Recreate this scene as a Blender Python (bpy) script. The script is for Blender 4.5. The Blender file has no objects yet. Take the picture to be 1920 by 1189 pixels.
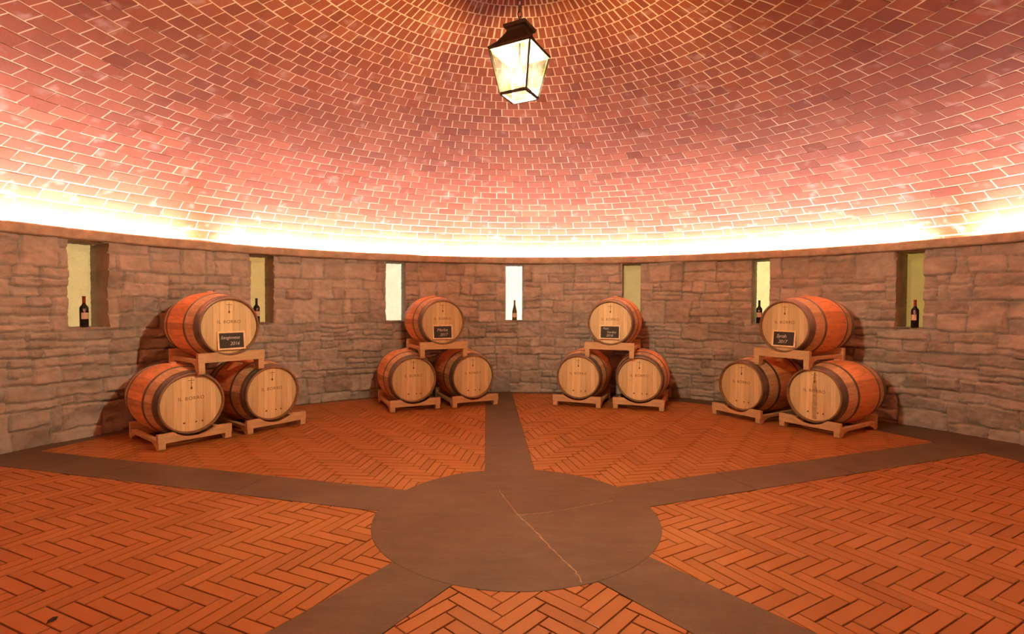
import bpy, math, random
import numpy as np
from mathutils import Vector, Matrix
random.seed(7); rng = np.random.default_rng(11)
PI = math.pi; RAD = PI/180
sc = bpy.context.scene; col = sc.collection

# ------------------------------------------------------------------ helpers
def link(o, parent=None):
    col.objects.link(o)
    if parent is not None: o.parent = parent
    return o

def tag(o, label=None, cat=None, group=None, kind=None):
    if label: o['label'] = label
    if cat: o['category'] = cat
    if group: o['group'] = group
    if kind: o['kind'] = kind
    return o

def empty(name, loc, rz=0.0):
    o = bpy.data.objects.new(name, None); link(o)
    o.location = loc; o.rotation_euler = (0, 0, rz); o.empty_display_size = .1
    return o

class MB:
    """collects polygons of one mesh"""
    def __init__(s): s.v = []; s.f = []; s.m = []; s.t = []
    def poly(s, pts, faces, mi=0, tone=0.5):
        n = len(s.v); s.v += [tuple(p) for p in pts]; s.t += [tone]*len(pts)
        for f in faces: s.f.append([n+i for i in f]); s.m.append(mi)
    def box(s, x0, x1, y0, y1, z0, z1, mi=0, tone=.5, b=0.004):
        # box with chamfered edges
        b = min(b, abs(x1-x0)*.3, abs(y1-y0)*.3, abs(z1-z0)*.3)
        P = []
        idx = {}
        for ix, (xa, xs) in enumerate(((x0, 1), (x1, -1))):
            for iy, (ya, ys) in enumerate(((y0, 1), (y1, -1))):
                for iz, (za, zs) in enumerate(((z0, 1), (z1, -1))):
                    idx[ix, iy, iz] = len(P)
                    P += [(xa, ya+ys*b, za+zs*b), (xa+xs*b, ya, za+zs*b), (xa+xs*b, ya+ys*b, za)]
        F = []
        q = lambda *k: [idx[i]+a for i, a in k]
        F.append(q(((0,0,0),0), ((0,0,1),0), ((0,1,1),0), ((0,1,0),0)))
        F.append(q(((1,0,0),0), ((1,1,0),0), ((1,1,1),0), ((1,0,1),0)))
        F.append(q(((0,0,0),1), ((1,0,0),1), ((1,0,1),1), ((0,0,1),1)))
        F.append(q(((0,1,0),1), ((0,1,1),1), ((1,1,1),1), ((1,1,0),1)))
        F.append(q(((0,0,0),2), ((0,1,0),2), ((1,1,0),2), ((1,0,0),2)))
        F.append(q(((0,0,1),2), ((1,0,1),2), ((1,1,1),2), ((0,1,1),2)))
        for iy in (0, 1):
            for iz in (0, 1): F.append(q(((0,iy,iz),1), ((0,iy,iz),2), ((1,iy,iz),2), ((1,iy,iz),1)))
        for ix in (0, 1):
            for iz in (0, 1): F.append(q(((ix,0,iz),0), ((ix,0,iz),2), ((ix,1,iz),2), ((ix,1,iz),0)))
        for ix in (0, 1):
            for iy in (0, 1): F.append(q(((ix,iy,0),0), ((ix,iy,0),1), ((ix,iy,1),1), ((ix,iy,1),0)))
        for k in idx: F.append([idx[k], idx[k]+1, idx[k]+2])
        s.poly(P, F, mi, tone)
    def prism(s, outline, y0, y1, axis='y', mi=0, tone=.5):
        n = len(outline)
        mk = {'y': lambda u, w, d: (u, d, w), 'x': lambda u, w, d: (d, u, w), 'z': lambda u, w, d: (u, w, d)}[axis]
        P = [mk(u, w, y0) for u, w in outline] + [mk(u, w, y1) for u, w in outline]
        F = [list(range(n)), list(range(2*n-1, n-1, -1))] + [[i, (i+1) % n, n+(i+1) % n, n+i] for i in range(n)]
        s.poly(P, F, mi, tone)
    def lathe(s, prof, n=32, axis='z', mi=0, tone=.5, closed=False, c=(0, 0, 0)):
        P = []; F = []; k = len(prof)
        for i in range(n):
            a = 2*PI*i/n
            for r, h in prof:
                p = (r*math.cos(a), r*math.sin(a), h) if axis == 'z' else (r*math.cos(a), h, r*math.sin(a))
                P.append((p[0]+c[0], p[1]+c[1], p[2]+c[2]))
        for i in range(n):
            j = (i+1) % n
            for q in range(k if closed else k-1):
                w = (q+1) % k
                F.append([i*k+q, j*k+q, j*k+w, i*k+w])
        s.poly(P, F, mi, tone)
    def build(s, name, mats, parent=None, smooth=False, angle=None):
        me = bpy.data.meshes.new(name); me.from_pydata(s.v, [], s.f)
        for m in (mats if isinstance(mats, (list, tuple)) else [mats]): me.materials.append(m)
        me.polygons.foreach_set('material_index', s.m)
        at = me.attributes.new('tone', 'FLOAT', 'POINT'); at.data.foreach_set('value', s.t)
        import bmesh
        b = bmesh.new(); b.from_mesh(me); bmesh.ops.recalc_face_normals(b, faces=b.faces); b.to_mesh(me); b.free()
        if smooth:
            me.polygons.foreach_set('use_smooth', [True]*len(me.polygons))
            if angle: me.set_sharp_from_angle(angle=angle)
        o = bpy.data.objects.new(name, me); link(o, parent); return o

def np_mesh(name, V, Q, mats, attrs={}, smooth=True, parent=None, mi=None):
    me = bpy.data.meshes.new(name)
    V = np.asarray(V, np.float32); Q = np.asarray(Q, np.int32)
    me.vertices.add(len(V)); me.vertices.foreach_set('co', V.ravel())
    me.loops.add(Q.size); me.loops.foreach_set('vertex_index', Q.ravel())
    me.polygons.add(len(Q)); me.polygons.foreach_set('loop_start', np.arange(len(Q), dtype=np.int32)*4)
    try: me.polygons.foreach_set('loop_total', np.full(len(Q), 4, np.int32))
    except Exception: pass
    for m in mats: me.materials.append(m)
    if mi is not None: me.polygons.foreach_set('material_index', np.asarray(mi, np.int32))
    for k, v in attrs.items():
        a = me.attributes.new(k, 'FLOAT', 'POINT'); a.data.foreach_set('value', np.asarray(v, np.float32))
    me.polygons.foreach_set('use_smooth', np.full(len(Q), smooth, bool))
    me.update(calc_edges=True); me.validate()
    o = bpy.data.objects.new(name, me); link(o, parent); return o

def copy_tree(o, parent=None):
    c = o.copy(); col.objects.link(c); c.parent = parent
    for ch in list(kids[o.name]) if o.name in kids else []:
        d = copy_tree(ch, c)
        kids.setdefault(c.name, []).append(d)
    return c
kids = {}
def reg(root):
    for o in list(col.objects):
        if o.parent is not None and o not in kids.get(o.parent.name, []): kids.setdefault(o.parent.name, []).append(o)

# ------------------------------------------------------------------ materials
def new_mat(name):
    m = bpy.data.materials.new(name); m.use_nodes = True
    nt = m.node_tree; b = nt.nodes['Principled BSDF']; return m, nt, b
def N(nt, t, **kw):
    n = nt.nodes.new(t)
    for k, v in kw.items(): setattr(n, k, v)
    return n
def coord(nt, scale=(1, 1, 1), kind='Object'):
    t = N(nt, 'ShaderNodeTexCoord'); mp = N(nt, 'ShaderNodeMapping'); mp.inputs['Scale'].default_value = scale
    nt.links.new(t.outputs[kind], mp.inputs['Vector']); return mp.outputs['Vector']
def noise(nt, vec, scale, detail=4, rough=.55):
    n = N(nt, 'ShaderNodeTexNoise'); n.inputs['Scale'].default_value = scale
    n.inputs['Detail'].default_value = detail; n.inputs['Roughness'].default_value = rough
    nt.links.new(vec, n.inputs['Vector']); return n.outputs['Fac']
def ramp(nt, fac, stops):
    r = N(nt, 'ShaderNodeValToRGB'); e = r.color_ramp.elements
    e[0].position, e[0].color = stops[0][0], (*stops[0][1], 1) if len(stops[0][1]) == 3 else stops[0][1]
    e[1].position, e[1].color = stops[-1][0], (*stops[-1][1], 1)
    for p, c in stops[1:-1]:
        k = e.new(p); k.color = (*c, 1)
    nt.links.new(fac, r.inputs['Fac']); return r.outputs['Color']
def grey(nt, fac, p0, p1, v0=0, v1=1): return ramp(nt, fac, [(p0, (v0,)*3), (p1, (v1,)*3)])
def mix(nt, fac, a, b, mode='MIX'):
    m = N(nt, 'ShaderNodeMix', data_type='RGBA', blend_type=mode)
    for s, v in ((0, fac), (6, a), (7, b)):
        if hasattr(v, 'is_output') or isinstance(v, bpy.types.NodeSocket): nt.links.new(v, m.inputs[s])
        elif isinstance(v, (int, float)): m.inputs[s].default_value = v
        else: m.inputs[s].default_value = (*v, 1)
    return m.outputs[2]
def attr(nt, name): return N(nt, 'ShaderNodeAttribute', attribute_name=name).outputs['Fac']
def bump(nt, b, fac, strength=.3, dist=.005):
    n = N(nt, 'ShaderNodeBump'); n.inputs['Strength'].default_value = strength; n.inputs['Distance'].default_value = dist
    nt.links.new(fac, n.inputs['Height']); nt.links.new(n.outputs['Normal'], b.inputs['Normal'])
def setc(nt, b, c): nt.links.new(c, b.inputs['Base Color'])
def simple(name, c, rough=.6, metal=0, var=.25, scale=30, stretch=(1, 1, 1)):
    m, nt, b = new_mat(name); v = coord(nt, stretch)
    f = noise(nt, v, scale); lo = tuple(x*(1-var) for x in c); hi = tuple(min(1, x*(1+var)) for x in c)
    setc(nt, b, ramp(nt, f, [(.3, lo), (.7, hi)])); b.inputs['Roughness'].default_value = rough; b.inputs['Metallic'].default_value = metal
    bump(nt, b, f, .15, .002); return m

# dome brick
def m_dome_brick():
    m, nt, b = new_mat('dome_brick'); t = attr(nt, 'tone'); v = coord(nt)
    c = ramp(nt, t, [(0, (.108, .0225, .0055)), (.5, (.150, .0345, .0090)), (1, (.200, .054, .0175))])
    big = noise(nt, v, .9, 3); c = mix(nt, grey(nt, big, .35, .7), c, mix(nt, 1.0, c, (1.12, .96, .88), 'MULTIPLY'))
    bl = noise(nt, v, 6.5, 3, .5); c = mix(nt, grey(nt, bl, .60, .74, 0, .55), c, (.34, .195, .15))
    gr = noise(nt, v, 60, 3); c = mix(nt, .25, c, ramp(nt, gr, [(.3, (.094, .0205, .0055)), (.7, (.185, .049, .0145))]))
    setc(nt, b, c); b.inputs['Roughness'].default_value = .9; b.inputs['Specular IOR Level'].default_value = .12; bump(nt, b, gr, .25, .004); return m
# floor brick
def m_floor_brick():
    m, nt, b = new_mat('floor_brick'); t = attr(nt, 'tone'); v = coord(nt)
    c = ramp(nt, t, [(0, (0.245, 0.083, 0.021)), (.5, (0.322, 0.112, 0.029)), (1, (0.372, 0.141, 0.042))])
    gr = noise(nt, v, 40, 4); c = mix(nt, .35, c, ramp(nt, gr, [(.3, (0.202, 0.066, 0.015)), (.7, (0.370, 0.141, 0.038))]))
    w = noise(nt, v, 1.3, 4); c = mix(nt, grey(nt, w, .5, .75, 0, .35), c, (.42, .19, .08))
    sp = noise(nt, v, 14, 2); c = mix(nt, grey(nt, sp, .74, .80, 0, .5), c, (.7, .45, .3))
    setc(nt, b, c)
    rr = grey(nt, gr, .3, .7, .38, .62); nt.links.new(rr, b.inputs['Roughness']); b.inputs['Specular IOR Level'].default_value = .35
    bump(nt, b, gr, .2, .003); return m
def m_concrete():
    m, nt, b = new_mat('floor_stone'); v = coord(nt)
    f = noise(nt, v, 1.7, 8, .68); g = noise(nt, v, 60, 3); st = noise(nt, coord(nt, (1, 4, 1)), 3.0, 6, .65)
    c = ramp(nt, f, [(.30, (.040, .023, .012)), (.5, (.082, .052, .031)), (.70, (.140, .092, .058))])
    c = mix(nt, .4, c, ramp(nt, st, [(.32, (.040, .025, .014)), (.68, (.135, .090, .058))]))
    c = mix(nt, .2, c, ramp(nt, g, [(.3, (.05, .032, .019)), (.7, (.135, .088, .055))]))
    sp = noise(nt, v, 9, 2); c = mix(nt, grey(nt, sp, .76, .80, 0, .7), c, (0.266, 0.175, 0.112))
    setc(nt, b, c); b.inputs['Roughness'].default_value = .5; b.inputs['Specular IOR Level'].default_value = .35; bump(nt, b, g, .15, .003); return m
def m_wall():
    m, nt, b = new_mat('wall_stone'); t = attr(nt, 'tone'); e = attr(nt, 'edge'); v = coord(nt)
    c = ramp(nt, t, [(0, (0.224, 0.189, 0.157)), (.3, (0.318, 0.273, 0.233)), (.6, (0.387, 0.332, 0.286)), (.85, (0.447, 0.382, 0.331)), (1, (0.310, 0.277, 0.260))])
    f = noise(nt, v, 7, 5, .6); c = mix(nt, .45, c, ramp(nt, f, [(.3, (0.222, 0.186, 0.161)), (.55, (0.400, 0.340, 0.312)), (.75, (0.521, 0.445, 0.415))]))
    gr = noise(nt, v, 70, 3)
    c = mix(nt, grey(nt, e, .001, .007, .75, 0), c, mix(nt, f, (.15, .12, .09), (.34, .285, .235)))
    setc(nt, b, c); b.inputs['Roughness'].default_value = .9; bump(nt, b, gr, .5, .012); return m
def m_wood(name, c0, c1, c2, stretch, scale=6, tone=True, rough=.55, spread=.25):
    m, nt, b = new_mat(name); v = coord(nt, stretch)
    oi = N(nt, 'ShaderNodeObjectInfo').outputs['Random']
    f = noise(nt, v, scale, 6, .6)
    c = ramp(nt, f, [(.28, c0), (.5, c1), (.74, c2)])
    if tone: c = mix(nt, 1.0, c, ramp(nt, attr(nt, 'tone'), [(0, (1-spread, 1-spread*1.1, 1-spread*1.2)), (1, (1+spread*.5,)*3)]), 'MULTIPLY')
    c = mix(nt, 1.0, c, ramp(nt, oi, [(0, (.93, .9, .88)), (1, (1.05, 1.05, 1.05))]), 'MULTIPLY')
    setc(nt, b, c); b.inputs['Roughness'].default_value = rough; bump(nt, b, f, .12, .003); return m, nt, b, c
def m_stave():
    m, nt, b, c = m_wood('stave_oak', (0.425, 0.276, 0.149), (0.590, 0.397, 0.230), (0.708, 0.494, 0.310), (9, 1.2, 9), 5, True, .5, .28)
    # wine stained band of the belly between the quarter hoops
    t = N(nt, 'ShaderNodeTexCoord'); s = N(nt, 'ShaderNodeSeparateXYZ'); nt.links.new(t.outputs['Object'], s.inputs[0])
    mt = N(nt, 'ShaderNodeMath', operation='SUBTRACT'); nt.links.new(s.outputs['Y'], mt.inputs[0]); mt.inputs[1].default_value = .475
    ab = N(nt, 'ShaderNodeMath', operation='ABSOLUTE'); nt.links.new(mt.outputs[0], ab.inputs[0])
    k = grey(nt, ab.outputs[0], .20, .235, .8, 0)
    c2 = mix(nt, k, c, mix(nt, 1.0, c, (1.40, .86, .60), 'MULTIPLY')); setc(nt, b, c2); return m
def emis(name, c, s):
    m, nt, b = new_mat(name); b.inputs['Base Color'].default_value = (*c, 1)
    b.inputs['Emission Color'].default_value = (*c, 1); b.inputs['Emission Strength'].default_value = s; return m

DOMEB, FLOORB, CONC, WALL = m_dome_brick(), m_floor_brick(), m_concrete(), m_wall()
MORTAR = simple('dome_mortar', (.44, .265, .145), .9, 0, .12, 25)
GROUT = simple('floor_grout', (.085, .038, .016), .9, 0, .35, 20)
LEDGE = simple('cornice_stone', (.33, .265, .20), .85, 0, .25, 9)
CRACK = simple('crack_filler', (.26, .165, .10), .8, 0, .35, 30)
STAVE = m_stave()
HEADW = m_wood('head_oak', (0.572, 0.406, 0.214), (0.686, 0.505, 0.279), (0.770, 0.584, 0.344), (14.560, 13.860, 1.116), 3, True, .5, .2)[0]
RACKW = m_wood('rack_pine', (0.437, 0.281, 0.144), (0.529, 0.351, 0.191), (0.588, 0.413, 0.238), (1.260, 7.800, 7.200), 4, False, .65)[0]
HOOP = simple('hoop_steel', (.15, .115, .095), .42, .55, .25, 14)
CHIME = simple('weathered_chime', (.20, .115, .06), .7, 0, .3, 20)
STAIN = simple('oak_drip_stain', (.40, .26, .13), .6, 0, .3, 25)
STAMP = simple('burnt_stamp', (.16, .075, .03), .8)
BUNG = simple('bung_silicone', (.6, .36, .27), .6)
SLATE = simple('slate_black', (.022, .017, .015), .7, 0, .4, 25)
BFRAME = simple('board_frame_pine', (.80, .58, .37), .6, 0, .15, 20)
CHALK = simple('chalk', (.62, .55, .50), .95, 0, .2, 200)
BLACKGLASS = simple('dark_bottle_glass', (.010, .008, .007), .12, 0, .2)
GREENGLASS = simple('olive_bottle_glass', (.10, .065, .012), .12, 0, .2)
LABELP = simple('bottle_label_paper', (.62, .48, .38), .75, 0, .12)
REDCAP = simple('red_capsule', (.33, .035, .018), .4)
DARKCAP = simple('dark_capsule', (.03, .012, .01), .4)
TANCAP = simple('amber_capsule', (.36, .19, .08), .4)
BRONZE = simple('dark_bronze', (.045, .036, .016), .6, .3, .4, 20)
LEAF = simple('dark_scrap', (.012, .008, .006), .9)

# ------------------------------------------------------------------ camera
S = 1.36
F, PITCH, ROLL = 970.569, -.0237381, .0035216
CAM = Vector((-.02258*S, -2.44996*S, S))
def cdir(x, y, z=1.0):
    c, s = math.cos(ROLL), math.sin(ROLL); x, y = c*x-s*y, s*x+c*y
    c, s = math.cos(PITCH), math.sin(PITCH)
    return Vector((x, c*z-s*y, s*z+c*y))
R3 = Matrix((cdir(1, 0, 0), cdir(0, 1, 0), -cdir(0, 0, 1))).transposed()
cd = bpy.data.cameras.new('camera'); cam = bpy.data.objects.new('camera', cd); link(cam)
cam.matrix_world = Matrix.Translation(CAM) @ R3.to_4x4()
cd.sensor_width = 36; cd.lens = 36*F/1920; cd.clip_start = .05
sc.camera = cam

# ------------------------------------------------------------------ room numbers
WX, WY = .2009*S, -.3403*S            # centre of the wall ring (floor disc centre is the origin)
RW = 3.8391*S; RL = 3.7775*S
ZLB, ZLT, ZS = 1.4677*S, 1.5423*S, .8177*S
SPROT = 2.838
SPOKES = [90+SPROT+72*k for k in range(5)]
SW = .1475*S; RD = .6694*S; RB = 4.58
NICHES = [(150.56, 154.37), (131.14, 134.25), (111.3, 114.5), (91.43, 94.45), (71.73, 74.7), (52.47, 54.95), (34.24, 37.18)]
ND = .38; ZNT = ZLB-.01

# ------------------------------------------------------------------ floor
def clip(poly, n, d):       # keep n.p <= d
    out = []
    for i in range(len(poly)):
        p, q = poly[i], poly[(i+1) % len(poly)]
        a = p[0]*n[0]+p[1]*n[1]-d; b = q[0]*n[0]+q[1]*n[1]-d
        if a <= 0: out.append(p)
        if a*b < 0:
            t = a/(a-b); out.append((p[0]+(q[0]-p[0])*t, p[1]+(q[1]-p[1])*t))
    return out
def area(p): return abs(sum(p[i][0]*p[(i+1) % len(p)][1]-p[(i+1) % len(p)][0]*p[i][1] for i in range(len(p))))/2
fl = MB()
BL, BW, G = .284, .074, .0038
for k in range(5):
    a0, a1 = SPOKES[k]*RAD, SPOKES[(k+1) % 5]*RAD + (2*PI if k == 4 else 0)
    mid = (a0+a1)/2; th = mid-PI/4
    ex, ey = (math.cos(th), math.sin(th)), (-math.sin(th), math.cos(th))
    n0 = (math.sin(a0), -math.cos(a0)); n1 = (-math.sin(a1), math.cos(a1))
    a, b = (BW, BW), (BL+BW, -(BL-BW))
    for i in range(-75, 76):
        for j in range(-22, 23):
            ox, oy = i*a[0]+j*b[0]+.03*k, i*a[1]+j*b[1]+.05*k
            for (x0, x1, y0, y1) in ((0, BL, 0, BW), (BL, BL+BW, BW-BL, BW)):
                q = [(ox+x0+G, oy+y0+G), (ox+x1-G, oy+y0+G), (ox+x1-G, oy+y1-G), (ox+x0+G, oy+y1-G)]
                q = [(u*ex[0]+w*ey[0], u*ex[1]+w*ey[1]) for u, w in q]
                cx = sum(p[0] for p in q)/4; cy = sum(p[1] for p in q)/4; r = math.hypot(cx, cy)
                if r > RB+.2 or r < RD-.2 or cy < -5.6: continue
                if cx*n0[0]+cy*n0[1] > -SW+.2 or cx*n1[0]+cy*n1[1] > -SW+.2: continue
                q = clip(q, n0, -SW-.003)
                if len(q) > 2: q = clip(q, n1, -SW-.003)
                if len(q) > 2 and r > RB-.2: q = clip(q, (cx/r, cy/r), RB)
                if len(q) < 3 or area(q) < 2e-4: continue
                n = len(q); mx = sum(p[0] for p in q)/n; my = sum(p[1] for p in q)/n
                z = random.uniform(-.0020, .0008); tone = min(1, max(0, random.gauss(.5, .30)))
                sh = lambda p: (p[0]+(mx-p[0])*.02, p[1]+(my-p[1])*.035)
                P = [(*sh(p), z) for p in q]+[(*p, z-.0018) for p in q]+[(*p, -.014) for p in q]
                F_ = [list(range(n))]+[[i2+m2*n, (i2+1) % n+m2*n, (i2+1) % n+(m2+1)*n, i2+(m2+1)*n] for i2 in range(n) for m2 in (0, 1)]
                fl.poly(P, F_, 0, tone)
fl.poly([(WX+5.5*math.cos(2*PI*i/64), WY+5.5*math.sin(2*PI*i/64), -.006) for i in range(64)], [list(range(64))], 1)
fl.build('floor', [FLOORB, GROUT]); tag(bpy.data.objects['floor'], kind='structure')

# round slab in the middle with its pale repaired cracks
sl = MB()
n = 128
sl.lathe([(0.0001, .0025), (RD*.5, .0025), (RD-.004, .0025), (RD, .0005), (RD, -.02)], n, 'z', 0)
def strip(mb, pts, w0, z, mi):
    P = []
    pp = []
    for (p, q) in zip(pts[:-1], pts[1:]):
        for t in np.linspace(0, 1, 7)[:-1]: pp.append((p[0]+(q[0]-p[0])*t, p[1]+(q[1]-p[1])*t))
    pp.append(pts[-1])
    for i, p in enumerate(pp):
        q = pp[min(i+1, len(pp)-1)]; o = pp[max(i-1, 0)]
        d = Vector((q[0]-o[0], q[1]-o[1])).normalized(); w = w0*random.uniform(.5, 1.3); j = random.uniform(-.005, .005)
        P += [(p[0]-d.y*(w+j), p[1]+d.x*(w+j), z), (p[0]+d.y*(w-j), p[1]-d.x*(w-j), z)]
    mb.poly(P, [[2*i, 2*i+1, 2*i+3, 2*i+2] for i in range(len(pp)-1)], mi)
strip(sl, [(-.12, .42), (-.089, .302), (.02, -.036), (.131, -.305), (.216, -.544), (.299, -.73), (.317, -.831)], .0045, .0032, 1)
strip(sl, [(.031, -.022), (.12, .0), (.242, .037), (.46, .13), (.676, .226)], .0032, .0032, 1)
tag(sl.build('trim_1', [CONC, CRACK]), kind='structure')
for k, a in enumerate(SPOKES):
    sp = MB(); c, s = math.cos(a*RAD), math.sin(a*RAD)
    L = 5.25
    segs = [(.80, L)]
    cuts = sorted([.85] + [random.uniform(1.4, 2.2), random.uniform(2.8, 3.4), random.uniform(3.8, 4.4)]) + [L]
    for r0, r1 in zip(cuts[:-1], cuts[1:]):
        P = []
        for (r, w, z) in ((r0+.002, -SW, 0), (r1-.002, -SW, 0), (r1-.002, SW, 0), (r0+.002, SW, 0)):
            P.append((r*c-w*s, r*s+w*c, .0008))
        sp.poly(P+[(x, y, -.02) for x, y, z in P], [[0, 1, 2, 3], [0, 1, 5, 4], [1, 2, 6, 5], [2, 3, 7, 6], [3, 0, 4, 7]], 0)
    tag(sp.build('trim_%d' % (k+2), [CONC]), kind='structure')
rb = MB()
P = []; n = 160
for i in range(n):
    a = 2*PI*i/n
    P += [(RB*math.cos(a), RB*math.sin(a), .0002), (WX+5.45*math.cos(a), WY+5.45*math.sin(a), .0002), (RB*math.cos(a), RB*math.sin(a), -.02)]
rb.poly(P, [[3*i, 3*((i+1) % n), 3*((i+1) % n)+1, 3*i+1] for i in range(n)]+[[3*i, 3*((i+1) % n), 3*((i+1) % n)+2, 3*i+2] for i in range(n)])
tag(rb.build('trim_7', [CONC]), kind='structure')

# ------------------------------------------------------------------ stone wall
def vnoise(u, w, seed):
    r = np.random.default_rng(seed).random((256, 256))
    i, j = np.floor(u).astype(int), np.floor(w).astype(int); fu, fw = u-i, w-j
    fu = fu*fu*(3-2*fu); fw = fw*fw*(3-2*fw)
    g = lambda a, b: r[a % 256, b % 256]
    return (g(i, j)*(1-fu)+g(i+1, j)*fu)*(1-fw)+(g(i, j+1)*(1-fu)+g(i+1, j+1)*fu)*fw-.5
def fbm(u, w, seed, o=4):
    return sum(vnoise(u*2**k, w*2**k, seed+k)/2**k for k in range(o))
def stones(u0, u1, z0, z1):
    """irregular broken-course rubble: list of rectangles"""
    out = []; z = z0
    while z < z1-.02:
        h = random.uniform(.24, .42)
        if z1-(z+h) < .14: h = z1-z
        u = u0-random.uniform(0, .3)
        while u < u1:
            k = random.random(); w = random.uniform(.30, .70)
            if k < .16:
                w = random.uniform(.22, .44); out.append((u, u+w, z, z+h))
            else:
                if k < .78: cuts = [0, random.uniform(.34, .66), 1]
                elif k < .97: cuts = [0, random.uniform(.22, .36), random.uniform(.55, .75), 1]
                else: cuts = [0, .24, .48, .74, 1]
                for c0, c1 in zip(cuts[:-1], cuts[1:]):
                    x = u
                    while x < u+w-.01:
                        ww = random.uniform(.16, .46)
                        if u+w-(x+ww) < .10: ww = u+w-x
                        out.append((x, x+ww, z+h*c0, z+h*c1)); x += ww
            u += w
        z += h
    return out
def wall(name, az0, az1, du, niches):
    A = np.linspace(az0, az1, int((az1-az0)*RAD*RW/du)+1)
    ed = sorted(sum([list(q) for q in niches], []))
    for e in ed: A[np.argmin(abs(A-e))] = e
    Z = np.linspace(0, ZLB+.03, int((ZLB+.03)/du)+1)
    zs = [ZS, ZNT]
    for e in zs: Z[np.argmin(abs(Z-e))] = e
    U, ZZ = np.meshgrid(A*RAD*RW, Z, indexing='ij')
    wu = U+.030*fbm(U*5, ZZ*5, 3)+.012*fbm(U*20, ZZ*20, 13); wz = ZZ+.030*fbm(U*3.5, ZZ*6, 33)+.010*fbm(U*20, ZZ*20, 43)
    edge = np.full(U.shape, -1.0); tone = np.full(U.shape, .5); off = np.zeros(U.shape); tx = np.zeros(U.shape); tz = np.zeros(U.shape)
    st = stones(A[0]*RAD*RW-.1, A[-1]*RAD*RW+.1, -.06, ZLB+.1)
    ua = A*RAD*RW
    for (a, b, c, d) in st:
        i0, i1 = np.searchsorted(ua, (a-.08, b+.08)); j0, j1 = np.searchsorted(Z, (c-.08, d+.08))
        if i1 <= i0 or j1 <= j0: continue
        su, sz = wu[i0:i1, j0:j1], wz[i0:i1, j0:j1]
        m = np.minimum(np.minimum(su-a, b-su), np.minimum(sz-c, d-sz))
        ins = (m >= 0) & (m > edge[i0:i1, j0:j1])
        edge[i0:i1, j0:j1][ins] = m[ins]
        t = min(1, max(0, random.gauss(.52, .32))); tone[i0:i1, j0:j1][ins] = t
        off[i0:i1, j0:j1][ins] = random.uniform(-.006, .014)
        tx[i0:i1, j0:j1][ins] = ((su-(a+b)/2)*random.uniform(-.05, .05)+(sz-(c+d)/2)*random.uniform(-.10, .10))[ins]
    edge = np.maximum(edge, 0)
    e = np.clip(edge/.017, 0, 1); prof = 1-(1-e)**2.2
    h = prof*(.050+off*2.0+tx*1.8)+prof*.040*fbm(U*6, ZZ*9, 71, 4)+.012*fbm(U*25, ZZ*25, 91, 3)
    r = RW+.034-h
    az = U/RW
    X = WX+r*np.cos(az); Y = WY+r*np.sin(az)
    V = np.stack([X, Y, ZZ], -1); nu, nz = U.shape
    keep = np.ones((nu-1, nz-1), bool)
    extraV = []; extraQ = []; base = nu*nz
    eT = []; tT = []
    jz = [int(np.argmin(abs(Z-e))) for e in zs]
    for (n0, n1) in niches:
        i0, i1 = int(np.argmin(abs(A-n0))), int(np.argmin(abs(A-n1))); keep[i0:i1, jz[0]:jz[1]] = False
        nd = 14
        def sheet(line, seed):
            global_i = base+sum(len(x) for x in extraV)
            L = len(line); rows = []
            for k in range(nd):
                f = k/(nd-1); P = line.copy()
                d = np.stack([P[:, 0]-WX, P[:, 1]-WY], -1); rr = np.hypot(d[:, 0], d[:, 1]); tgt = rr+(RW+ND+.03-rr)*f
                P[:, 0] = WX+d[:, 0]/rr*tgt; P[:, 1] = WY+d[:, 1]/rr*tgt
                if 0 < k:
                    P += (np.random.default_rng(seed+k).random(P.shape)-.5)*.006
                rows.append(P)
            extraV.append(np.concatenate(rows))
            eT.append(np.full(L*nd, .02)); tT.append(np.repeat(np.tile(np.random.default_rng(seed).random(L//9+1), (nd, 1)), 9, 1)[:, :L].ravel())
            for k in range(nd-1):
                for q in range(L-1):
                    a_ = global_i+k*L+q; extraQ.append((a_, a_+1, a_+L+1, a_+L))
        sheet(V[i0, jz[0]:jz[1]+1], 5); sheet(V[i1, jz[0]:jz[1]+1], 55)
        sheet(V[i0:i1+1, jz[0]], 155); sheet(V[i0:i1+1, jz[1]], 255)
    I, J = np.nonzero(keep)
    q = np.stack([I*nz+J, (I+1)*nz+J, (I+1)*nz+J+1, I*nz+J+1], -1)
    VV = V.reshape(-1, 3); ee, tt = edge.ravel(), tone.ravel()
    if extraV:
        VV = np.concatenate([VV]+extraV); q = np.concatenate([q, np.array(extraQ)])
        ee = np.concatenate([ee]+eT); tt = np.concatenate([tt]+tT)
    q = q[:, ::-1]
    tag(np_mesh(name, VV, q, [WALL], {'edge': ee, 'tone': tt}), kind='structure')
wall('wall_back', -2, 190, .0135, NICHES)
wall('wall_front', 189.5, 358.5, .035, [])

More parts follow.
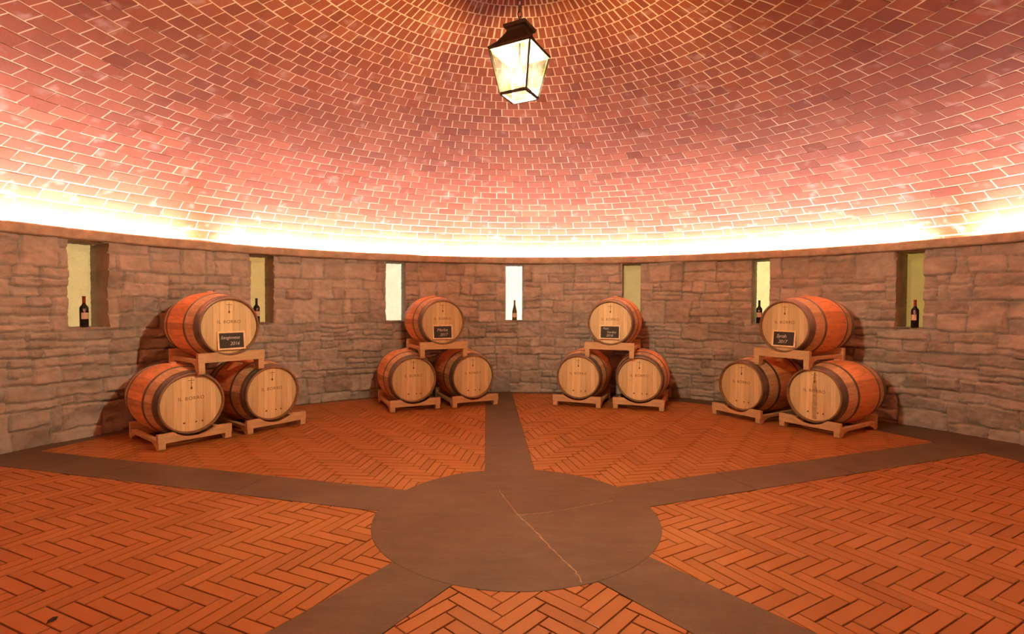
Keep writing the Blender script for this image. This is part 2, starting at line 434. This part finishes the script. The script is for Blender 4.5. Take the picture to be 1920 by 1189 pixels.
# panels closing the niches; emission set per niche stands in for light on them
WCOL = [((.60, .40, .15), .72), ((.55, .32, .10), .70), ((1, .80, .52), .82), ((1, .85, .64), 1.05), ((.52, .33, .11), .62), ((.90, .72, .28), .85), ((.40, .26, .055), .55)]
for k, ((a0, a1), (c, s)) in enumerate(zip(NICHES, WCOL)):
    m, nt, b = new_mat('glow_panel_%d' % (k+1)); v = coord(nt)
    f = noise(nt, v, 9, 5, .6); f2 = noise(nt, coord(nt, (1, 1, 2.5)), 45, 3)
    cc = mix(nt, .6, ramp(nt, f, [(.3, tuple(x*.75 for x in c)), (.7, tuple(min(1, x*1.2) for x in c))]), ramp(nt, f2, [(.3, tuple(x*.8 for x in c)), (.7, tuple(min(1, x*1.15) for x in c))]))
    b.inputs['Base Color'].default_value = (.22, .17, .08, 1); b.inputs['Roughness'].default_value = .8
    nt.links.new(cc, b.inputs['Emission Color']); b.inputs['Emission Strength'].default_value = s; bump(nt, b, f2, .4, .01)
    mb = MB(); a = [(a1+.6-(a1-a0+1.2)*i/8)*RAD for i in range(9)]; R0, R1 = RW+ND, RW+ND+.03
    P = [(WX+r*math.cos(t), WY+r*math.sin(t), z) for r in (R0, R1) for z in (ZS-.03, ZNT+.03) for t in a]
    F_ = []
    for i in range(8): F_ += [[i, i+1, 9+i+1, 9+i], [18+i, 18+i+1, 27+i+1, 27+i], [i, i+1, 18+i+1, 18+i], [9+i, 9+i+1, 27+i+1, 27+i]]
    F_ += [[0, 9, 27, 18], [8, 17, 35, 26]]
    mb.poly(P, F_); tag(mb.build('niche_panel_%d' % (k+1), [m]), kind='structure')

# cornice ledge with the light trough behind its lip
cz = []
NA = 720
prof = [(RW+.12, ZLB+.004), (RW+.02, ZLB), (RL+.012, ZLB), (RL, ZLB+.012), (RL-.002, (ZLB+ZLT)/2), (RL, ZLT-.014), (RL+.014, ZLT), (RL+.055, ZLT+.001), (RL+.06, ZLT-.008), (RL+.062, ZLT-.10), (RL+.44, ZLT-.10), (RL+.44, ZLT+.2)]
V = []; jo = sorted(random.uniform(0, 360) for _ in range(48))
step = {}
lv = 0
vals = [random.uniform(-.005, .005) for _ in range(49)]
for i in range(NA):
    a = i*360/NA; s = sum(1 for q in jo if q < a); near = min(abs(a-q) for q in jo)
    g = max(0, 1-near/.35)*.006
    for q, (r, z) in enumerate(prof):
        d = (g + vals[s % 48]*.5 + .004*math.sin(a*1.7+q)) if 1 <= q <= 8 else 0
        dz = (vals[s % 48]*.8 - g) if 5 <= q <= 8 else 0
        V.append((WX+(r+d)*math.cos(a*RAD), WY+(r+d)*math.sin(a*RAD), z+dz))
n = len(prof)
Q = [(i*n+q, ((i+1) % NA)*n+q, ((i+1) % NA)*n+q+1, i*n+q+1) for i in range(NA) for q in range(n-1)]
o = np_mesh('trim_8', V, Q, [LEDGE], smooth=False); tag(o, kind='structure')

# ------------------------------------------------------------------ dome
ZA = 2.79*S; KP = 12.4*S
RBASE = 5.43
def dz(r):
    q = r/5.40; return ZA-r*r/KP+.36*q**4*(1-q**6)
def slope(r): return (dz(r-.001)-dz(r+.001))/.002
def dc(r):
    t = min(1, max(0, (r-1.7)/(5.3-1.7))); t = t*t*(3-2*t)*.4+t*.6; return (WX*t, WY*t)
def dpt(r, a, out=0.0):
    # out > 0 : towards the room
    cx, cy = dc(r); sl_ = slope(max(r, .01)); nn = math.hypot(1, sl_)
    rr = r-out*sl_/nn; z = dz(r)-out/nn
    return (cx+rr*math.cos(a), cy+rr*math.sin(a), z)
dome = MB()
NB = 120
r = 1.147; rows = [r]
while rows[-1]+.1405/math.hypot(1, slope(rows[-1])) < RBASE+.02:
    q = rows[-1]; rows.append(q+.1405/math.hypot(1, slope(q)))
q = rows[0]
while q > .42:
    q -= .1405; rows.insert(0, q)
JW = .0058
for k in range(len(rows)-1):
    r0, r1 = rows[k], rows[k+1]; ph = (k % 2)*.5+random.uniform(-.06, .06)
    nb = NB if r0 > .62 else 60
    for i in range(nb):
        a0 = 2*PI*(i+ph)/nb; a1 = 2*PI*(i+1+ph)/nb
        if math.sin((a0+a1)/2) < -.92 and r0 > 4: pass
        j0 = JW/r0*.8; tone = min(1, max(0, random.gauss(.5, .24)))
        ra, rb_ = r0+JW*random.uniform(.7, 1.3), r1-JW*random.uniform(.7, 1.3)
        aa, ab = a0+j0*random.uniform(.7, 1.4), a1-j0*random.uniform(.7, 1.4)
        h0 = .0012+random.uniform(0, .0014); tl = random.uniform(-.0004, .0012)
        if random.random() < .10: tl += random.uniform(.002, .006)
        c = .0012
        am = (aa+ab)/2
        top = [dpt(ra+c, aa+c/r0, h0), dpt(ra+c, am, h0), dpt(ra+c, ab-c/r0, h0), dpt(rb_-c, ab-c/r1, h0+tl), dpt(rb_-c, am, h0+tl), dpt(rb_-c, aa+c/r1, h0+tl)]
        bot = [dpt(ra, aa, -.004), dpt(ra, am, -.004), dpt(ra, ab, -.004), dpt(rb_, ab, -.004), dpt(rb_, am, -.004), dpt(rb_, aa, -.004)]
        dome.poly(top+bot, [[0, 1, 4, 5], [1, 2, 3, 4]]+[[q, (q+1) % 6, 6+(q+1) % 6, 6+q] for q in range(6)], 0, tone)
NS_ = 240
rr_ = [.001]+list(np.linspace(.2, RBASE, 60))
P = [dpt(q, 2*PI*i/NS_) for q in rr_ for i in range(NS_)]
dome.poly(P, [[k*NS_+i, k*NS_+(i+1) % NS_, (k+1)*NS_+(i+1) % NS_, (k+1)*NS_+i] for k in range(len(rr_)-1) for i in range(NS_)], 1)
# keystone disc at the apex
dome.lathe([(.0005, ZA-.03), (.36, ZA-.03), (.38, ZA-.015), (.38, ZA)], 48, 'z', 0, .2)
tag(dome.build('ceiling', [DOMEB, MORTAR]), kind='structure')

# ------------------------------------------------------------------ cove light tubes on the ledge
WARM = (1.0, .84, .89)
TUBE = emis('cove_tube', WARM, 1280.0)
ENDCAP = simple('tube_cap', (.5, .5, .5), .5)
gaps = [32.0, 68.0, 104.0, 140.0, 176.0, 212.0, 248.0, 284.0, 320.0, 356.0]
wide = {32.0: 2.5, 140.0: 2.3, 248.0: 2.3}
for k, g in enumerate(gaps):
    g1 = gaps[(k+1) % 10]+(360 if k == 9 else 0)
    a0 = g+wide.get(g, .5); a1 = g1-wide.get(gaps[(k+1) % 10], .5)
    RT = RL+.155; ZT = ZLT-.052; rt = .014
    t = empty('light_tube', (WX+RT*math.cos((a0+a1)/2*RAD), WY+RT*math.sin((a0+a1)/2*RAD), ZLT-.10))
    tag(t, 'glowing light tube lying behind the stone ledge around the dome', 'light tube', 'light tubes behind the ledge')
    off = Vector(t.location); ns = 40
    mb = MB(); P = []
    for i in range(ns+1):
        a = (a0+(a1-a0)*i/ns)*RAD
        for q in range(8):
            w = 2*PI*q/8; rr = RT+rt*math.cos(w)
            P.append((WX+rr*math.cos(a)-off.x, WY+rr*math.sin(a)-off.y, ZT+rt*math.sin(w)-off.z))
    mb.poly(P, [[i*8+q, i*8+(q+1) % 8, (i+1)*8+(q+1) % 8, (i+1)*8+q] for i in range(ns) for q in range(8)])
    mb.build('tube', [TUBE], t, True)
    for f in (.03, .35, .65, .97):
        a = (a0+(a1-a0)*f)*RAD; x, y = WX+RT*math.cos(a)-off.x, WY+RT*math.sin(a)-off.y
        mb = MB(); mb.box(x-.012, x+.012, y-.012, y+.012, 0, ZT-rt-off.z+.002); mb.build('holder', [ENDCAP], t)

# ------------------------------------------------------------------ barrels
BLEN, RH, RBI = .95, .284, .345
def br(y): u = (2*y/BLEN-1); return RH+(RBI-RH)*(1-u*u)
def text_mesh(s, size, depth, name, shear=0, spacing=1.0):
    cu = bpy.data.curves.new('txt', 'FONT'); cu.body = s; cu.size = size; cu.extrude = depth; cu.align_x = 'CENTER'; cu.align_y = 'CENTER'
    cu.shear = shear; cu.space_character = spacing; cu.resolution_u = 3
    o = bpy.data.objects.new('txt', cu); col.objects.link(o); dg = bpy.context.evaluated_depsgraph_get()
    me = bpy.data.meshes.new_from_object(o.evaluated_get(dg)); bpy.data.objects.remove(o); bpy.data.curves.remove(cu)
    me.name = name; me.transform(Matrix.Rotation(PI/2, 4, 'X')); return me
def join_mesh(name, meshes, mat):
    v, f = [], []
    for me, dx, dy, dz_ in meshes:
        n = len(v); v += [(p.co.x+dx, p.co.y+dy, p.co.z+dz_) for p in me.vertices]; f += [[n+i for i in p.vertices] for p in me.polygons]
        bpy.data.meshes.remove(me)
    me = bpy.data.meshes.new(name); me.from_pydata(v, [], f); me.materials.append(mat); return me

def make_barrel():
    root = empty('wine_barrel', (0, 0, 0))
    mb = MB(); NSV = 30; ny = 20; zc = RBI
    for i in range(NSV):
        a0 = 2*PI*i/NSV+.0015; a1 = 2*PI*(i+1)/NSV-.0015; tone = random.random(); P = []
        na = 4
        for j in range(na):
            a = a0+(a1-a0)*j/(na-1)
            for y, r in [(.034, RH-.017), (.004, RH-.013), (0, RH-.010), (0, RH-.002), (.004, RH)]+[(BLEN*q/ny, br(BLEN*q/ny)) for q in range(1, ny)]+[(BLEN-.004, RH), (BLEN, RH-.002), (BLEN, RH-.010), (BLEN-.004, RH-.013), (BLEN-.034, RH-.017)]:
                P.append((r*math.sin(a), y, zc+r*math.cos(a)))
        k = len(P)//na
        mb.poly(P, [[j*k+q, j*k+q+1, (j+1)*k+q+1, (j+1)*k+q] for j in range(na-1) for q in range(4, k-5)], 0, tone)
        mb.poly(P, [[j*k+q, j*k+q+1, (j+1)*k+q+1, (j+1)*k+q] for j in range(na-1) for q in list(range(0, 4))+list(range(k-5, k-1))], 1, tone)
    mb.build('staves', [STAVE, CHIME], root, True, 40*RAD)
    for y0, y1 in ((.005, .048), (.053, .096), (.235, .268), (BLEN-.268, BLEN-.235), (BLEN-.096, BLEN-.053), (BLEN-.048, BLEN-.005)):
        h = MB(); h.lathe([(br(y0)-.001, y0), (br(y0)+.0035, y0+.001), (br((y0+y1)/2)+.0035, (y0+y1)/2), (br(y1)+.0035, y1-.001), (br(y1)-.001, y1)], 72, 'y', 0, .5, False, (0, 0, zc))
        h.build('hoop', [HOOP], root, True, 40*RAD)
    for side, y in ((0, .030), (1, BLEN-.030)):
        hd = MB(); xs = [-.268, -.215, -.155, -.09, -.028, .04, .10, .165, .22, .268]; rr = .2685
        for x0, x1 in zip(xs[:-1], xs[1:]):
            tone = random.random(); top = []; x0_, x1_ = x0+.0006, x1-.0006
            m_ = 6; ys = [x0_+(x1_-x0_)*q/m_ for q in range(m_+1)]
            zz = [math.sqrt(max(0, rr*rr-x*x)) for x in ys]
            P = [(x, y, zc+z) for x, z in zip(ys, zz)]+[(x, y, zc-z) for x, z in zip(ys, zz)]
            yb = y+.02 if side == 0 else y-.02
            P += [(p[0], yb, p[2]) for p in P]
            k = m_+1
            F_ = [[q, q+1, k+q+1, k+q] for q in range(m_)]+[[0, k, 3*k, 2*k], [m_, k+m_, 3*k+m_, 2*k+m_]]
            hd.poly(P, F_, 0, tone)
        h = hd.build('head', [HEADW], root)
        if side == 0:
            for word, wx in (('IL', -.098), ('BORRO', .028)):
                me = join_mesh('stamp', [(text_mesh(word, .046, .0005, 't', 0, 1.12), wx, y-.0007, zc+.045)], STAMP); link(bpy.data.objects.new('stamp', me), h)
            e = MB()        # little cooper's mark: bar, stem and drop
            yy0, yy1 = y-.0012, y+.001
            e.box(-.028, .028, yy0, yy1, zc+.214, zc+.219, 0, .5, .0005); e.box(-.002, .002, yy0, yy1, zc+.150, zc+.240, 0, .5, .0003)
            e.box(-.012, .012, yy0, yy1, zc+.192, zc+.195, 0, .5, .0004)
            e.prism([(0, zc+.165), (.010, zc+.146), (.007, zc+.134), (0, zc+.130), (-.007, zc+.134), (-.010, zc+.146)], yy0, yy1)
            e.build('mark', [STAMP], h)
            for x in (-.075, .03, .085):
                e = MB(); e.box(x, x+random.uniform(.014, .024), yy0, yy1, zc-.19, zc-.176, 0, .5, .0005); e.build('burn_mark', [STAMP], h)
    b = MB(); b.lathe([(.0005, zc+RBI+.016), (.024, zc+RBI+.016), (.029, zc+RBI+.011), (.030, zc+RBI-.012)], 20, 'z', 0, .5, False, (0, BLEN/2, 0)); b.build('bung', [BUNG], root, True, 40*RAD)
    return root

# rack: origin below the head plane of its barrel, on the floor of the rack
def make_rack(axis_z, foot, yf0, ztf):
    root = empty('barrel_rack', (0, 0, 0))
    def board(y0, y1, rcut, ztop, zbot, xw):
        pts = [(-xw, zbot), (xw, zbot), (xw, ztop-.004), (xw-.004, ztop)]
        d = axis_z-ztop; xc = math.sqrt(max(1e-4, rcut*rcut-d*d)); a1 = math.atan2(-d, xc); a0 = -PI-a1
        for i in range(17):
            a = a1+(a0-a1)*i/16; pts.append((rcut*math.cos(a), axis_z+rcut*math.sin(a)))
        pts += [(-xw+.004, ztop), (-xw, ztop-.004)]
        m = MB(); n = len(pts)
        # split into strips so that the concave outline stays clean
        low = [(x, zbot) for x in [-xw]+[p[0] for p in reversed(pts[4:21])]+[xw]]
        up = [(-xw, ztop)]+[p for p in reversed(pts[4:21])]+[(xw, ztop)]
        k = len(low)
        P = [(x, y0, z) for x, z in low]+[(x, y0, z) for x, z in up]+[(x, y1, z) for x, z in low]+[(x, y1, z) for x, z in up]
        F_ = []
        for i in range(k-1): F_ += [[i, i+1, k+i+1, k+i], [2*k+i, 2*k+i+1, 3*k+i+1, 3*k+i], [i, i+1, 2*k+i+1, 2*k+i], [k+i, k+i+1, 3*k+i+1, 3*k+i]]
        F_ += [[0, k, 3*k, 2*k], [k-1, 2*k-1, 4*k-1, 3*k-1]]
        m.poly(P, F_); return m
    board(yf0, yf0+.045, .296, ztf, .064, .325).build('front_board', [RACKW], root)
    board(.665, .71, br(.69)+.006, .165, .022, .325).build('back_board', [RACKW], root)
    for sx in (-1, 1):
        m = MB(); x0, x1 = sorted((sx*.318, sx*.27)); m.box(x0, x1, yf0+.044, .668, .055, .092); m.build('side_rail', [RACKW], root)
    for sx in (-1, 1):
        x0, x1 = sorted((sx*.32, sx*.262))
        for yf, dr in ((yf0+.002, 1), (.708, -1)):
            m = MB()
            prof_ = [(yf, .064), (yf, foot+.016), (yf+dr*.006, foot+.005), (yf+dr*.016, foot), (yf+dr*.045, foot), (yf+dr*.062, foot+.010), (yf+dr*.10, .035), (yf+dr*.16, .056), (yf+dr*.16, .064)]
            m.prism(prof_, x0, x1, 'x'); m.build('foot', [RACKW], root)
    return root

def make_board(lines):
    root = empty('chalkboard', (0, 0, 0)); w, h, f = .138, .095, .018
    m = MB(); m.box(-w+f*.6, w-f*.6, .001, .007, f*.6, 2*h-f*.6, 0, .5, .001); m.build('slate', [SLATE], root)
    m = MB()
    m.box(-w, w, -.004, .010, 0, f, 0, .5, .002); m.box(-w, w, -.004, .010, 2*h-f, 2*h, 0, .5, .002)
    m.box(-w, -w+f, -.004, .010, f-.001, 2*h-f+.001, 0, .5, .002); m.box(w-f, w, -.004, .010, f-.001, 2*h-f+.001, 0, .5, .002)
    m.build('frame', [BFRAME], root)
    for t_, sz, x, z in lines:
        me = join_mesh('writing', [(text_mesh(t_, sz, .0003, 't', .25, .95), x, .0005, z)], CHALK); link(bpy.data.objects.new('writing', me), root)
    return root

barrel0 = make_barrel(); reg(barrel0)
low0 = make_rack(.38, 0.0, -.085, .150); reg(low0)
up0 = make_rack(.415, -.050, -.045, .158); reg(up0)
used = set()
def inst(proto):
    if proto.name not in used: used.add(proto.name); return proto
    return copy_tree(proto)
def put(o, p, rz, extra=(0, 0)):
    t = Vector((math.cos(rz), math.sin(rz))); b = Vector((-t.y, t.x))
    o.location = (p[0]+t.x*extra[0]+b.x*extra[1], p[1]+t.y*extra[0]+b.y*extra[1], p[2]); o.rotation_euler = (0, 0, rz)

STK = [
 (52.0, (-3.133, 1.684), (-2.621, 2.281), (-2.915, 1.972), 1.127, 'far left stack', .014),
 (25.0, (-1.289, 3.318), (-.544, 3.625), (-.936, 3.496), 1.125, 'stack left of the central strip', -.005),
 (-20.0, (.857, 3.604), (1.630, 3.402), (1.267, 3.528), 1.122, 'stack right of the central strip', -.002),
 (-58.5, (2.717, 2.884), (3.228, 2.25), (3.058, 2.562), 1.122, 'far right stack', .001)]
TXT = [[('Sangiovese', .046, -.012, .125), ('2016', .05, .03, .062)], [('Merlot', .056, -.005, .122), ('2017', .054, .012, .06)],
       [('Petit', .042, -.055, .143), ('Verdot', .046, .02, .095), ('2018', .046, -.005, .05)], [('Syrah', .056, -.03, .122), ('2017', .054, -.012, .06)]]
WHO = [['oak barrel on top of the %s, its board reads Sangiovese', 'lower left oak barrel of the %s', 'lower right oak barrel of the %s'],
       ['oak barrel on top of the %s, its board reads Merlot', 'lower left oak barrel of the %s', 'lower right oak barrel of the %s'],
       ['oak barrel on top of the %s, with a three-line board', 'lower left oak barrel of the %s', 'lower right oak barrel of the %s'],
       ['oak barrel on top of the %s, its board reads Syrah', 'lower left oak barrel of the %s', 'lower right oak barrel of the %s']]
for k, (th, pl, pr, pu, zu, where, bx) in enumerate(STK):
    rz = th*RAD
    for q, (p, zax) in enumerate(((pu, zu), (pl, .38), (pr, .38))):
        o = inst(barrel0); put(o, (p[0], p[1], zax-RBI*(1.025 if q == 0 else 1)), rz)
        if q == 0: o.scale = (1.025,)*3
        if k == 3 and q == 2:       # dark drip that ran down the middle of this head
            hd = [c for c in o.children if c.name.startswith('head') and c.data.vertices[0].co.y < .3][0]
            m = MB(); P = []
            for j in range(33):
                z = RBI+.245-.50*j/32; w1 = .010+.014*min(1, j/9)+random.uniform(-.003, .003); w2 = .009+.016*min(1, j/12)+random.uniform(-.003, .003)
                P += [(-w1+.004, .0297, z), (w2+.004, .0297, z)]
            m.poly(P, [[2*j, 2*j+1, 2*j+3, 2*j+2] for j in range(32)]); st = m.build('stain', [STAIN], hd); st['label'] = 'dark drip stain'
        tag(o, WHO[k][q] % where, 'barrel', 'oak wine barrels in the four stacks')
        r = inst(up0 if q == 0 else low0); put(r, (p[0], p[1], zax-(.415 if q == 0 else .38)), rz)
        tag(r, ('pine rack under the top barrel of the %s' if q == 0 else 'pine floor rack under the lower left barrel of the %s' if q == 1 else 'pine floor rack under the lower right barrel of the %s') % where, 'barrel rack', 'pine barrel racks')
    b = make_board(TXT[k])
    zb = zu-(.147, .132, .125, .14)[k]-.0925
    put(b, (pu[0], pu[1], zb), rz, (bx, .004)); b.rotation_euler = (-.10, 0, rz)
    tag(b, ['small framed chalkboard reading Sangiovese in front of the top barrel at far left', 'small framed chalkboard reading Merlot on the barrel left of the central strip', 'small framed chalkboard with three chalk lines on the barrel right of the central strip', 'small framed chalkboard reading Syrah in front of the top barrel at far right'][k], 'chalkboard', 'chalkboards on the top barrels')

# ------------------------------------------------------------------ bottles
def bottle(prof, glass, cap, lab, az, rad, rz, label):
    root = empty('wine_bottle', (WX+rad*math.cos(az*RAD), WY+rad*math.sin(az*RAD), ZS+.001), rz)
    m = MB(); m.lathe(prof, 28); m.build('glass', [glass], root, True, 50*RAD)
    top = prof[-1][1]; rn = prof[-1][0]
    m = MB(); m.lathe([(.0135, top-.07), (.0145, top-.068), (.0145, top-.012), (.0158, top-.010), (.0158, top+.001), (.0005, top+.002)], 24); m.build('capsule', [cap], root, True, 40*RAD)
    m = MB(); r0 = max(p[0] for p in prof)+.0008; P = []
    for i in range(13):
        a = -PI/2+(i-6)*.155
        for z in lab: P.append((r0*math.cos(a), r0*math.sin(a), z))
    m.poly(P, [[2*i, 2*i+2, 2*i+3, 2*i+1] for i in range(12)]); m.build('paper_label', [LABELP], root, True)
    return tag(root, label, 'bottle', 'wine bottles in the wall niches')
BORD = [(.0005, .004), (.030, .0), (.036, .003), (.0375, .012), (.0385, .19), (.036, .207), (.024, .224), (.016, .237), (.0138, .25), (.0138, .318)]
BURG = [(.0005, .004), (.030, .0), (.036, .003), (.0375, .012), (.0375, .125), (.035, .15), (.026, .19), (.0175, .225), (.0145, .25), (.0132, .318)]
bottle(BORD, BLACKGLASS, REDCAP, (.085, .150), 152.46, RW+.085, 57*RAD, 'black wine bottle with red capsule in the leftmost lit niche')
bottle(BORD, BLACKGLASS, DARKCAP, (.085, .150), 133.15, RW+.09, 45*RAD, 'black bottle peeking out behind the top barrel of the far left stack')
bottle(BURG, GREENGLASS, TANCAP, (.05, .115), 92.85, RW+.085, 0, 'slim olive bottle with sloping shoulders in the white middle niche')
bottle(BORD, BLACKGLASS, DARKCAP, (.085, .150), 54.02, RW+.085, -35*RAD, 'black bottle peeking out behind the top barrel of the far right stack')
bottle(BORD, BLACKGLASS, REDCAP, (.085, .150), 35.42, RW+.085, -70*RAD, 'black wine bottle with red capsule in the rightmost niche')

# ------------------------------------------------------------------ lantern
LZ = 2.69; lan = empty('lantern', (.012, 0, LZ-.0), 17*RAD)
tag(lan, 'square dark metal lantern with bright glass panes hanging from the brick dome', 'lantern')
HB, HT, ZT_ = .124, .199, .268     # half diagonals at foot and shoulder, height of the glazed body
sq = lambda d, z: [(0, -d, z), (d, 0, z), (0, d, z), (-d, 0, z)]
def bar(mb, p, q, w):
    p, q = Vector(p), Vector(q); d = (q-p).normalized(); u = d.cross(Vector((0, 0, 1)))
    u = u.normalized() if u.length > .01 else Vector((1, 0, 0)); v = d.cross(u).normalized()
    P = [x+u*a*w+v*b*w for x in (p, q) for a, b in ((-1, -1), (1, -1), (1, 1), (-1, 1))]
    mb.poly(P, [[0, 1, 2, 3], [4, 5, 6, 7]]+[[i, (i+1) % 4, 4+(i+1) % 4, 4+i] for i in range(4)])
B_, T_ = sq(HB, 0), sq(HT, ZT_)
for i in range(4):
    m = MB(); bar(m, B_[i], T_[i], .0062); m.build('corner_bar', [BRONZE], lan)
m = MB()
for i in range(4): bar(m, B_[i], B_[(i+1) % 4], .007)
m.build('foot_frame', [BRONZE], lan)
m = MB()
for i in range(4): bar(m, T_[i], T_[(i+1) % 4], .007)
m.build('shoulder_frame', [BRONZE], lan)
def frus(mb, rings):
    P = sum([sq(d, z) for d, z in rings], []); k = len(rings)
    mb.poly(P, [[4*j+i, 4*j+(i+1) % 4, 4*j+4+(i+1) % 4, 4*j+4+i] for j in range(k-1) for i in range(4)])
m = MB(); frus(m, [(HT+.012, ZT_+.004), (HT+.013, ZT_+.012), (.150, ZT_+.055), (.098, ZT_+.112), (.088, ZT_+.125), (.088, ZT_+.150), (.076, ZT_+.150), (.086, ZT_+.105), (.14, ZT_+.045), (HT+.004, ZT_+.004)]); m.build('roof', [BRONZE], lan)
m = MB(); frus(m, [(.088, ZT_+.142), (.108, ZT_+.146), (.112, ZT_+.166), (.100, ZT_+.172), (.04, ZT_+.185), (.006, ZT_+.190)]); m.build('cap', [BRONZE], lan)
gm, nt, b = new_mat('dirty_glass')
out = nt.nodes['Material Output']; nt.nodes.remove(b)
v = coord(nt, (1, 1, .45)); f = noise(nt, v, 16, 5, .65)
tr = N(nt, 'ShaderNodeBsdfTransparent'); tl = N(nt, 'ShaderNodeBsdfTranslucent'); gl = N(nt, 'ShaderNodeBsdfGlossy'); gl.inputs['Roughness'].default_value = .08
nt.links.new(ramp(nt, f, [(.35, (.45, .38, .16)), (.55, (.95, .9, .78))]), tl.inputs['Color'])
nt.links.new(ramp(nt, f, [(.38, (.30, .24, .07)), (.53, (.96, .94, .86))]), tr.inputs['Color'])
m1 = N(nt, 'ShaderNodeMixShader'); nt.links.new(grey(nt, f, .40, .60, .005, .0012), m1.inputs[0]); nt.links.new(tr.outputs[0], m1.inputs[1]); nt.links.new(tl.outputs[0], m1.inputs[2])
m2 = N(nt, 'ShaderNodeMixShader'); m2.inputs[0].default_value = .06; nt.links.new(m1.outputs[0], m2.inputs[1]); nt.links.new(gl.outputs[0], m2.inputs[2]); nt.links.new(m2.outputs[0], out.inputs['Surface'])
for i in range(4):
    m = MB(); m.poly([B_[i], B_[(i+1) % 4], T_[(i+1) % 4], T_[i]], [[0, 1, 2, 3]]); m.build('glass_pane', [gm], lan)
m = MB(); m.poly([(x, y, .004) for x, y, z in B_], [[0, 1, 2, 3]]); m.build('bottom_pane', [gm], lan)
BULB = emis('bulb_glow', (1.0, .83, .545), 7000.0)
m = MB(); m.lathe([(.0005, .07), (.015, .073), (.028, .088), (.033, .108), (.029, .128), (.017, .15), (.013, .165)], 24); m.build('bulb', [BULB], lan, True)
m = MB(); m.lathe([(.0005, .155), (.017, .155), (.017, .20), (.006, .21), (.006, ZT_+.115), (.0005, ZT_+.115)], 16); m.build('socket', [BRONZE], lan, True, 40*RAD)
m = MB(); z0, z1 = ZT_+.19, ZA-.03-LZ; nl = 17; pitch = (z1-z0)/nl
for i in range(nl):
    R_, rr = pitch*.66, .0032; zc_ = z0+pitch*(i+.5); P = []
    for j in range(16):
        a = 2*PI*j/16
        for q in range(6):
            w = 2*PI*q/6; x = (R_*.55+rr*math.cos(w))*math.cos(a); z = (R_+rr*math.cos(w))*math.sin(a); y = rr*math.sin(w)
            P.append((x, y, zc_+z) if i % 2 else (y, x, zc_+z))
    m.poly(P, [[j*6+q, j*6+(q+1) % 6, ((j+1) % 16)*6+(q+1) % 6, ((j+1) % 16)*6+q] for j in range(16) for q in range(6)])
m.build('chain', [BRONZE], lan, True)

# ------------------------------------------------------------------ scrap on the bricks
m = MB(); P = [(-.022, -.004, .003), (-.008, -.010, .006), (.012, -.008, .004), (.024, .003, .007), (.010, .010, .010), (-.010, .008, .008)]
m.poly(P+[(x, y, z-.0025) for x, y, z in P], [[0, 1, 2, 3, 4, 5], [6, 7, 8, 9, 10, 11]]+[[i, (i+1) % 6, 6+(i+1) % 6, 6+i] for i in range(6)])
o = m.build('dark_scrap', [LEAF]); o.location = (-1.994, -1.150, .0005); o.rotation_euler = (0, 0, 1.2)
tag(o, 'tiny dark scrap lying on the herringbone bricks at lower left', 'scrap')

# ------------------------------------------------------------------ world and view
w = bpy.data.worlds.new('world'); sc.world = w; w.use_nodes = True
w.node_tree.nodes['Background'].inputs[0].default_value = (.02, .012, .008, 1); w.node_tree.nodes['Background'].inputs[1].default_value = .2
sc.view_settings.view_transform = 'Standard'; sc.view_settings.look = 'None'; sc.view_settings.gamma = 1; sc.view_settings.use_curve_mapping = False
sc.view_settings.exposure = 0.42
sc.cycles.use_denoising = True
sc.cycles.max_bounces = 8; sc.cycles.diffuse_bounces = 6; sc.cycles.transparent_max_bounces = 12
sc.cycles.caustics_reflective = False; sc.cycles.caustics_refractive = False
